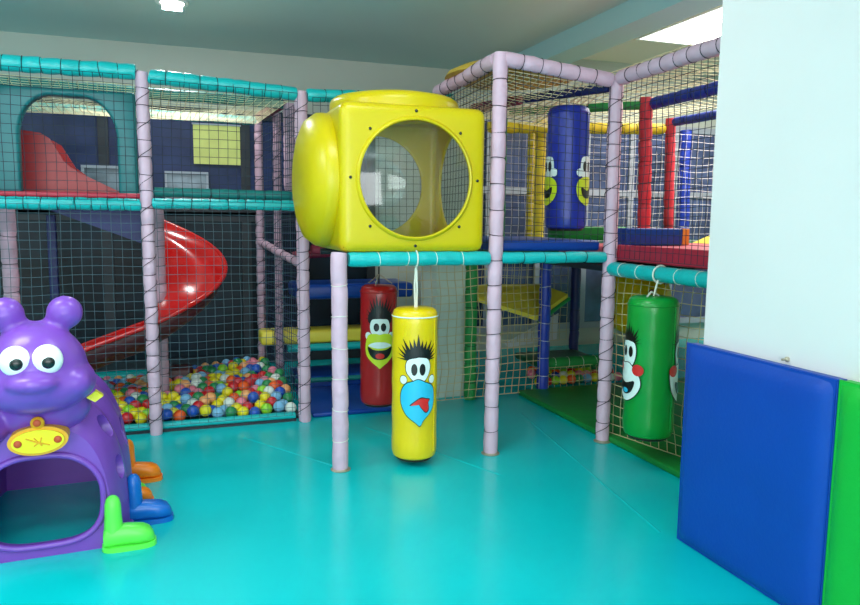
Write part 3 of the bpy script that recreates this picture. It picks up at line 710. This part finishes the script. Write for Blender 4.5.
# --- green bag
bx, by, br = 2.665, 3.545, .148
gb = bag('punching_bag', bx, by, .215, 1.055, br, 'vgreen', 'green punching bag with a white faced print beside the right wall', [[(bx,by,1.06),(bx+.01,by,1.10),(bx+.03,by,1.17),(bx+.05,by,1.2)],[(bx-.06,by-.02,1.058),(bx-.02,by,1.085),(bx+.05,by+.02,1.06)]])
MB().ring((2.72,by+.02,1.185),(0,1,0),.053,.006,24,6).build('rope_loop', M['cord_white'], gb)
for sgn in (-1,1):
    th = math.atan2(-by,-bx)+(-1.0 if sgn < 0 else 1.5); S=.09; zt=.735
    hair(gb,bx,by,br,th,0,zt+.55*S,1.15*S,1.3*S,13,9,1)
    eye = smooth_poly([(-.7*S,zt-.2*S),(-.62*S,zt+.55*S),(-.1*S,zt+.7*S),(.1*S,zt+.7*S),(.62*S,zt+.55*S),(.72*S,zt-.2*S),(.4*S,zt-.95*S),(-.4*S,zt-.95*S)])
    decal(gb,bx,by,br,th,(0,zt),[(u*1.07,zt+(v-zt)*1.06) for u,v in eye],'vblack','eye_outline',1)
    decal(gb,bx,by,br,th,(0,zt),eye,'vwhite','eye_white',2)
    for sx in (-.3,.3): decal(gb,bx,by,br,th,(sx*S,zt+.0*S),ellp(sx*S,zt,.2*S,.36*S),'vblack','pupil',3)
    jw = smooth_poly([(-1.25*S,zt-1.0*S),(-.3*S,zt-.8*S),(.3*S,zt-.8*S),(1.0*S,zt-1.5*S),(1.15*S,zt-2.2*S),(.75*S,zt-2.9*S),(0,zt-3.3*S),(-.75*S,zt-2.9*S),(-1.15*S,zt-2.2*S)])
    decal(gb,bx,by,br,th,(0,zt-2.0*S),[(u*1.04,zt-2*S+(v-zt+2*S)*1.04) for u,v in jw],'vblack','jaw_outline',3)
    decal(gb,bx,by,br,th,(0,zt-2.0*S),jw,'vwhite','jaw',4)
    for sx in (-1,1): decal(gb,bx,by,br,th,(sx*.95*S,zt-1.15*S),ellp(sx*.95*S,zt-1.15*S,.42*S,.38*S),'vtongue','cheek',5)
    decal(gb,bx,by,br,th,(0,zt-2.35*S),smooth_poly([(-.75*S,zt-1.9*S),(0,zt-2.1*S),(.75*S,zt-1.9*S),(.55*S,zt-2.6*S),(0,zt-2.85*S),(-.55*S,zt-2.6*S)]),'vblack','open_mouth',6)
    decal(gb,bx,by,br,th,(0,zt-2.6*S),ellp(0,zt-2.6*S,.28*S,.16*S),'vsky','tongue',7)

# ------------------------------------------------------------------ wall mats
def wall_mat(y0, y1, m, label):
    root = thing('wall_mat',(2.22,(y0+y1)/2,0),label,'wall mat')
    NY, NZ = 28, 28; H = .945; vs = []; fs = []
    def pt(i, j):
        u, v = i/NY, j/NZ
        e = min(u, 1-u)*(y1-y0); g = min(v, 1-v)*H
        t = .048+.033*(1-math.exp(-e/.025))*(1-math.exp(-g/.025))+.002*noise.noise(Vector((u*6,v*6,y0)))
        return (2.26-t, y0+(y1-y0)*u, H*v)
    for j in range(NZ+1):
        for i in range(NY+1): vs.append(pt(i, j))
    # make grid denser at the edges
    for j in range(NZ):
        for i in range(NY):
            a = j*(NY+1)+i; fs.append((a, a+1, a+NY+2, a+NY+1))
    MB().add(vs, fs).build('vinyl_cover', M[m], root, ang=60)
    MB().box((2.205,y0+.002,.002),(2.258,y1-.002,H-.001)).build('backing_board', M[m], root, smooth=False)
    MB().tube([(2.212,y0,.0),(2.212,y0,H),(2.212,y1,H),(2.212,y1,0)],.005,8).build('edge_piping', M[m], root)
    return root
wall_mat(1.875,2.675,'pad_wall','royal blue padded mat fixed to the white wall')
wall_mat(.95,1.865,'pad_wallg','bright green padded mat next to the blue wall mat')
hk = thing('wall_hook',(2.25,2.15,.965),'tiny grey screw hook on the wall above the blue mat','hook')
MB().lathe((2.262,2.15,.965),[(.010,0),(.010,-.008),(.005,-.012),(.005,-.03)],12,'x').build('screw',M['metal'],hk)

# ------------------------------------------------------------------ caterpillar tunnel
ct = thing('caterpillar_tunnel',(-.6,3.42,0),'purple plastic caterpillar crawl tunnel with big white eyes','play tunnel')
OX, OY, ROT = -.595, 3.40, math.radians(3)
LM = Matrix.Translation((OX,OY,0)) @ Matrix.Rotation(ROT, 4, 'Z')
def L(x, y, z): return LM @ Vector((x,y,z))   # local: x right, y back, z up
def arch_ring(y, w, h, n=36, e1=.62, e2=.8, z0=0.0, off=0):
    o = []
    for i in range(n+1):
        a = pi*i/n
        x = w*math.copysign(abs(math.cos(a))**e1, math.cos(a)); z = h*abs(math.sin(a))**e2
        o.append(Vector((x, y, z0+z*(.95 if y > .2 else 1))))
    return o
sec = [(0,.288,.575),(.02,.302,.60),(.09,.328,.64),(.17,.352,.69),(.22,.356,.715),(.25,.342,.70),(.28,.352,.73),(.36,.372,.755),(.44,.372,.76),(.50,.345,.725),(.53,.35,.73),(.62,.365,.765),(.72,.355,.75),(.78,.33,.70),(.81,.335,.70),(.90,.335,.69),(1.0,.30,.62),(1.06,.26,.54)]
def loft(secs, z0=0, bottomflat=True):
    bm = bmesh.new(); rings = []
    for y, w, h in secs: rings.append([bm.verts.new(L(*p)) for p in arch_ring(y, w, h, z0=z0)])
    n = len(rings[0])
    for a, b in zip(rings, rings[1:]):
        for k in range(n-1): bm.faces.new((a[k], a[k+1], b[k+1], b[k]))
        bm.faces.new((a[n-1], a[0], b[0], b[n-1]))
    bm.faces.new(rings[0]); bm.faces.new(rings[-1][::-1])
    bmesh.ops.recalc_face_normals(bm, faces=bm.faces[:])
    return bm
def tmp(bm, name):
    me = bpy.data.meshes.new(name); bm.to_mesh(me); bm.free(); o = bpy.data.objects.new(name, me); COL.objects.link(o); return o
body = tmp(loft(sec), 'tmp_body')
inner = [(.05,.275,.54)]+[(y, w-.035, h-.04) for y, w, h in sec[2:-3]]+[(.93,.27,.60)]
cutters = [tmp(loft(inner, z0=-.03), 'tmp_in')]
# front opening: rounded shape
bm = bmesh.new(); rg = []
for yy in (-.1, .12):
    ring = []
    for i in range(48):
        a = 2*pi*i/48; x = .246*math.copysign(abs(math.cos(a))**.62, math.cos(a)); z = .255+.205*math.copysign(abs(math.sin(a))**.72, math.sin(a))
        if z > .255: x *= 1-.22*((z-.255)/.205)**2
        ring.append(bm.verts.new(L(x+.006, yy, z)))
    rg.append(ring)
for k in range(48): bm.faces.new((rg[0][k], rg[0][(k+1) % 48], rg[1][(k+1) % 48], rg[1][k]))
bm.faces.new(rg[0]); bm.faces.new(rg[1][::-1]); bmesh.ops.recalc_face_normals(bm, faces=bm.faces[:])
cutters.append(tmp(bm, 'tmp_front'))
def hole(y, z, r, x0=.2, x1=.5, rz=1.3):
    bm = bmesh.new(); rr = []
    for xx in (x0, x1):
        rr.append([bm.verts.new(L(xx, y+r*math.cos(2*pi*i/24), z+r*rz*math.sin(2*pi*i/24))) for i in range(24)])
    for k in range(24): bm.faces.new((rr[0][k], rr[0][(k+1) % 24], rr[1][(k+1) % 24], rr[1][k]))
    bm.faces.new(rr[0]); bm.faces.new(rr[1][::-1]); bmesh.ops.recalc_face_normals(bm, faces=bm.faces[:])
    return tmp(bm, 'tmp_hole')
for sx in (1,-1):
    for y, z, r in ((.135,.33,.045),(.145,.53,.04),(.40,.42,.06),(.66,.36,.055),(.88,.42,.045)):
        cutters.append(hole(y, z, r, .2*sx, .5*sx))
for c in cutters:
    md = body.modifiers.new('b', 'BOOLEAN'); md.operation = 'DIFFERENCE'; md.object = c; md.solver = 'EXACT'
dg = bpy.context.evaluated_depsgraph_get(); me = bpy.data.meshes.new_from_object(body.evaluated_get(dg))
bm = bmesh.new(); bm.from_mesh(me)
off = ct.location
for v in bm.verts: v.co -= off
bm.to_mesh(me); bm.free()
me.materials.clear(); me.materials.append(M['purple'])
me.polygons.foreach_set('use_smooth', [True]*len(me.polygons)); me.set_sharp_from_angle(angle=math.radians(38))
bs = bpy.data.objects.new('body_shell', me); COL.objects.link(bs); bs.parent = ct
for o in [body]+cutters: bpy.data.objects.remove(o, do_unlink=True)
# lip ring around the front opening
q = []
for i in range(49):
    a = 2*pi*i/48; x = .246*math.copysign(abs(math.cos(a))**.62, math.cos(a)); z = .255+.205*math.copysign(abs(math.sin(a))**.72, math.sin(a))
    if z > .255: x *= 1-.22*((z-.255)/.205)**2
    q.append(L(x+.006, -.004, z))
MB().tube(q, .014, 10, False).build('opening_lip', M['purple'], ct)
# side base skirt
MB().tube([L(.298,.02,.02),L(.352,.2,.02),L(.372,.45,.02),L(.36,.7,.02),L(.32,.98,.02)],.02,10).build('base_rim', M['purple'], ct)
for y, z in ((.22,.36),(.42,.50),(.56,.32)):
    pass
# head: ellipsoids fused with a voxel remesh
hm = MB()
HX = .018
hm.ell(L(HX,-.02,.850),(.198,.20,.195))
hm.ell(L(HX,-.04,.795),(.232,.19,.130))
hm.ell(L(HX-.0,-.19,.825),(.105,.09,.046))      # upper lip
hm.ell(L(HX-.0,-.14,.785),(.120,.10,.066))       # chin
hm.ell(L(HX+.150,-.12,.80),(.066,.075,.062))    # cheeks
hm.ell(L(HX-.150,-.12,.80),(.066,.075,.062))
hm.ell(L(HX,.10,.66),(.20,.17,.14))             # neck
hm.ell(L(-.20,.02,.60),(.10,.12,.09))          # shoulders
for sx in (-1,1):
    hm.tube([L(HX+sx*.03,.02,1.00),L(HX+sx*.055,.02,1.04),L(HX+sx*.08,.02,1.06)],[.04,.032,.03],12)
    hm.ell(L(HX+sx*.112,.02,1.082),(.074,.074,.074))
hm.tube([L(HX-.07,.02,1.055),L(HX-.035,.02,1.033),L(HX,.02,1.028),L(HX+.035,.02,1.033),L(HX+.07,.02,1.055)],.024,10)
ho = hm.build('head', M['purpled'], ct)
rm = ho.modifiers.new('remesh','REMESH'); rm.mode = 'VOXEL'; rm.voxel_size = .011; rm.use_smooth_shade = True
cs = ho.modifiers.new('soft','CORRECTIVE_SMOOTH') if 0 else ho.modifiers.new('soft','SMOOTH'); cs.factor = .6; cs.iterations = 9
for sx in (-1,1):
    ex = HX+sx*.057
    e = MB().ell(L(ex,-.182,.915),(.059,.048,.063)).build('eye', M['white'], ct)
    MB().ell(L(ex+.006,-.2205,.910),(.026,.014,.026)).build('pupil', M['black'], e)
    # small catch ring of the moulded pupil
# badge on the front
bd = Vector(L(.015,-.03,.545))
badge = MB()
def plate(a, b, t, y):
    vs = []; fs = []; n = 36
    for d in (y, y-t):
        for i in range(n):
            u = 2*pi*i/n; vs.append(L(.015+a*math.cos(u), d, .552+b*math.sin(u)+.03*a*math.cos(u)))
    fs = [tuple(range(n-1,-1,-1)), tuple(range(n,2*n))]+[(i,(i+1)%n,n+(i+1)%n,n+i) for i in range(n)]
    return vs, fs
mr = MB(); mr.add(*plate(.115,.062,.09,.00)); mr.ell(L(.015,-.082,.628),(.028,.017,.028),16,10)
bo = mr.build('badge', M['badge_rim'], ct)
my = MB(); my.add(*plate(.099,.049,.012,-.088)); my.build('badge_face', M['badge'], bo)
for dx, dz in ((-.075,-.003),(.075,.003),(0,.080)):
    MB().ell(L(.015+dx,-.101 if dz < .05 else -.100,.552+dz),(.016,.006,.016),14,8).build('bolt', M['bolt_red'], bo)
rel = MB()
for dx in (-.03,0,.03): rel.tube([L(.0+dx,-.102,.569),L(.015+dx*.3,-.102,.552),L(.03-dx,-.102,.534)],.003,6)
rel.build('relief_mark', M['badge_rim'], bo)
MB().prism([(0,0)],0,0) if 0 else None
dm_ = MB(); cxx = L(.235,.05,.70)
dm_.add([cxx+Vector((-.035,-.03,-.004)),cxx+Vector((0,-.032,-.026)),cxx+Vector((.035,-.03,.0)),cxx+Vector((.002,-.03,.024)),cxx+Vector((-.03,.03,-.01)),cxx+Vector((0,.03,-.03)),cxx+Vector((.03,.03,-.005)),cxx+Vector((.0,.03,.02))],[(0,1,2,3),(4,7,6,5),(0,4,5,1),(1,5,6,2),(2,6,7,3),(3,7,4,0)])
dm_.build('collar_tab', M['badge'], ct)

def boot(x, y, m, ang, s=1.0, side=1, name='boot'):
    """moulded boot: ankle tube, foot, toe cap and ribbed sole; toe points outwards along local +x*side"""
    Mx = LM @ Matrix.Translation((x,y,0)) @ Matrix.Rotation(ang, 4, 'Z') @ Matrix.Scale(s, 4)
    mb = MB()
    G = lambda a, b, c: Mx @ Vector((a*side,b,c))
    # foot loft along x
    st_ = [(-.085,.045,.10),(-.07,.052,.12),(-.02,.055,.125),(.03,.056,.125),(.07,.062,.118),(.11,.064,.110),(.14,.052,.095),(.158,.03,.07),(.164,.008,.05)]
    rings = []
    for a, w, h in st_:
        ring = []
        for i in range(20):
            t = 2*pi*i/20; cc, ss = math.cos(t), math.sin(t)
            ring.append(G(a, w*math.copysign(abs(cc)**.7, cc), .02+(h-.02)/2+(h-.02)/2*math.copysign(abs(ss)**.7, ss)))
        rings.append(ring)
    vs = [v for r_ in rings for v in r_]; fs = []
    for i in range(len(rings)-1):
        for k in range(20): fs.append((i*20+k, i*20+(k+1) % 20, (i+1)*20+(k+1) % 20, (i+1)*20+k))
    fs.append(tuple(range(19,-1,-1))); fs.append(tuple(range((len(rings)-1)*20, len(rings)*20)))
    mb.add(vs, fs)
    # ankle
    an = [(.09,.052),(.13,.048),(.19,.044),(.24,.042),(.27,.034),(.285,.02),(.29,.004)]
    vs = []; fs = []
    for h, w in an:
        for i in range(18):
            t = 2*pi*i/18; vs.append(G(-.035+w*math.cos(t)*.95, w*math.sin(t), h))
    for j in range(len(an)-1):
        for k in range(18): fs.append((j*18+k, j*18+(k+1) % 18, (j+1)*18+(k+1) % 18, (j+1)*18+k))
    fs.append(tuple(range(17,-1,-1))); fs.append(tuple(range((len(an)-1)*18, len(an)*18)))
    mb.add(vs, fs)
    b = mb.build(name, M[m], ct, ang=50)
    sole = MB(); n = 40; vs = []; fs = []
    for hz in (0,.026):
        for i in range(n):
            t = 2*pi*i/n; cc, ss = math.cos(t), math.sin(t)
            k = 1+.018*(i % 2)
            vs.append(G(.04+.132*k*math.copysign(abs(cc)**.6, cc), .066*k*math.copysign(abs(ss)**.6, ss), hz))
    fs = [tuple(range(n-1,-1,-1)), tuple(range(n,2*n))]+[(i,(i+1)%n,n+(i+1)%n,n+i) for i in range(n)]
    sole.add(vs, fs); sole.build('sole', M[m], b, ang=30)
    return b
boot(.318,-.02,'bgreen',0,.86)
boot(.405,.24,'bblue',0,.86)
boot(.345,.50,'borange',0,.72)
boot(.375,.84,'borange',0,.86)
boot(.33,.60,'bgreen',0,.66)
for y, m in ((-.02,'bgreen'),(.27,'borange'),(.60,'bblue'),(.88,'bgreen')): boot(-.375,y,m,0,.86,-1)

# ------------------------------------------------------------------ balls
BALL = {'red':(196,30,38),'yellow':(224,208,28),'green':(34,128,74),'blue':(26,78,176),'light blue':(120,176,214),'orange':(232,92,32),'pink':(222,120,140),'lime':(140,204,44),'white':(214,222,214),'peach':(236,164,104)}
W = ['red']*5+['yellow']*5+['green']*4+['blue']*4+['light blue']*3+['orange']*4+['pink']*3+['lime']*2+['white']*2+['peach']*2
bmesh_by = {}
def ball_mesh(c):
    if c not in bmesh_by:
        me = bpy.data.meshes.new('ball_'+c.replace(' ','_')); mb = MB().ell((0,0,0),(.043,.043,.043),18,12)
        # moulded seam line and mould dimple ring
        mb.ring((0,0,0),(.2,.3,1),.0429,.0009,24,4)
        me.from_pydata(mb.v, [], mb.f); me.materials.append(mat('ball_'+c.replace(' ','_'), BALL[c], .32, spec=.5))
        me.polygons.foreach_set('use_smooth',[True]*len(me.polygons)); bmesh_by[c] = me
    return bmesh_by[c]
placed = []
def put_ball(p, grp, where, c=None):
    c = c or R.choice(W)
    o = bpy.data.objects.new('plastic_ball', ball_mesh(c)); COL.objects.link(o)
    o.location = p; o.rotation_euler = (R.uniform(0,6),R.uniform(0,6),0)
    tag(o, f'{c} plastic ball {where}', 'ball', grp+', '+c)
def surf(x, y):
    return .075 + .11*max(0,min(1,(y-5.3)/1.1))*max(0,min(1,(x+.35)/.9)) + .05*max(0,min(1,(y-5.3)/.5)) + .018*noise.noise(Vector((x*5,y*5,1)))
stp = .0875; j = 0; y = 5.31; cnt = 0; spots = []
while y < 6.47:
    x = -.80 + (stp/2 if j % 2 else 0)
    while x < .80-max(0,(y-5.9)*.2):
        spots.append((x+R.uniform(-.004,.004), y+R.uniform(-.004,.004)))
        x += stp
    y += stp*.87; j += 1
spots = [s for s in spots if (Vector((s[0]-.81,s[1]-6.15)).length > .08 and Vector((s[0]+.13,s[1]-5.85)).length > .085 and Vector((s[0]-.7,s[1]-6.5)).length > .08)]
for (x, y) in spots[:250]:
    c = None
    if x > .62 and y < 5.42 and R.random() < .6: c = 'red'
    put_ball((x, y, max(.055, surf(x,y)+R.uniform(-.012,.03))), 'balls in the main ball pit', 'lying in the main pit under the slide', c)
    cnt += 1
low = MB()
mats_low = [bmesh_by[c].materials[0] for c in bmesh_by]
keys = list(bmesh_by)
for (x, y) in [(-1.16+.082*i, 5.33+.08*j) for i in range(24) for j in range(15)]:
    if x > .80-max(0,(y-5.9)*.2): continue
    if x < -.85:
        low.cm = R.randrange(len(keys)); low.ell((x, y, max(.05,surf(x,y))),(.038,.038,.038),10,7)
    elif surf(x,y) > .115:
        low.cm = R.randrange(len(keys)); low.ell((x+.04, y+.035, max(.05,surf(x,y)-.062)),(.038,.038,.038),10,7)
for (x, y) in spots[250:]:
    low.cm = R.randrange(len(keys)); low.ell((x, y, surf(x,y)),(.038,.038,.038),12,8)
lo = low.build('heap_of_balls', mats_low, loc=(0,5.9,0)); tag(lo,'lower layer of mixed plastic balls in the main pit','balls',kind='stuff')
print('balls', cnt, len(spots))
k = 0
for j in range(4):
    for i in range(12):
        x = 3.06+.083*i+(.04 if j % 2 else 0); y = 5.66+.074*j
        if x > 3.92 or k >= 48: continue
        k += 1
        put_ball((x, y, .045+.02*j+R.uniform(-.004,.006) if j < 2 else .045+.02*j+R.uniform(-.004,.006)), 'balls in the small right pit', 'in the small pit behind the green rail')

# ------------------------------------------------------------------ lights
def area(name, loc, sx, sy, e, col=(1,1,1), rot=(0,0,0)):
    l = bpy.data.lights.new(name, 'AREA'); l.shape = 'RECTANGLE'; l.size = sx; l.size_y = sy; l.energy = e; l.color = col
    o = bpy.data.objects.new(name, l); COL.objects.link(o); o.location = loc; o.rotation_euler = rot
    o.visible_camera = True
    return o
area('ceiling_lamp', (-.8,1.0,3.10), 1.2, .6, 42, (.95,1,1))
area('ceiling_lamp', (-1.6,3.3,3.10), 1.2, .6, 44, (.95,1,1))
area('ceiling_lamp', (.9,3.0,3.10), 1.0, .5, 22, (.95,1,1))
area('ceiling_lamp', (5.4,5.2,3.30), 1.8, 1.6, 120, (1,.96,.90))
area('ceiling_lamp', (3.9,3.6,3.30), .5, .5, 14, (1,.96,.90))
area('ceiling_lamp', (.02,5.98,3.07), .14, .14, 24, (.95,1,1))
# added soft fill light behind the camera; the wall there has no window
area('fill_behind_camera', (-1.0,-2.9,1.7), 5.0, 2.2, 250, (.95,.98,1), (math.radians(98),0,0))
area('ceiling_fill', (-3.2,1.5,1.9), .5, 2.5, 95, (.95,1,1), (math.radians(180),0,0))  # added fill lamps facing up, out of view, to brighten the ceilings
area('ceiling_fill', (.4,-1.6,2.0), 2, 1, 85, (.95,1,1), (math.radians(180),0,0))
area('ceiling_fill', (5.2,2.4,1.7), 1, 1, 60, (1,.96,.90), (math.radians(180),0,0))  # added fill for the cream ceiling, hidden beyond the right wall
w = bpy.data.worlds.new('world'); bpy.context.scene.world = w; w.use_nodes = True
w.node_tree.nodes['Background'].inputs[0].default_value = (.5,.6,.65,1); w.node_tree.nodes['Background'].inputs[1].default_value = .3
sc = bpy.context.scene
sc.view_settings.view_transform = 'Standard'; sc.view_settings.look = 'None'; sc.view_settings.exposure = 0; sc.view_settings.gamma = 1
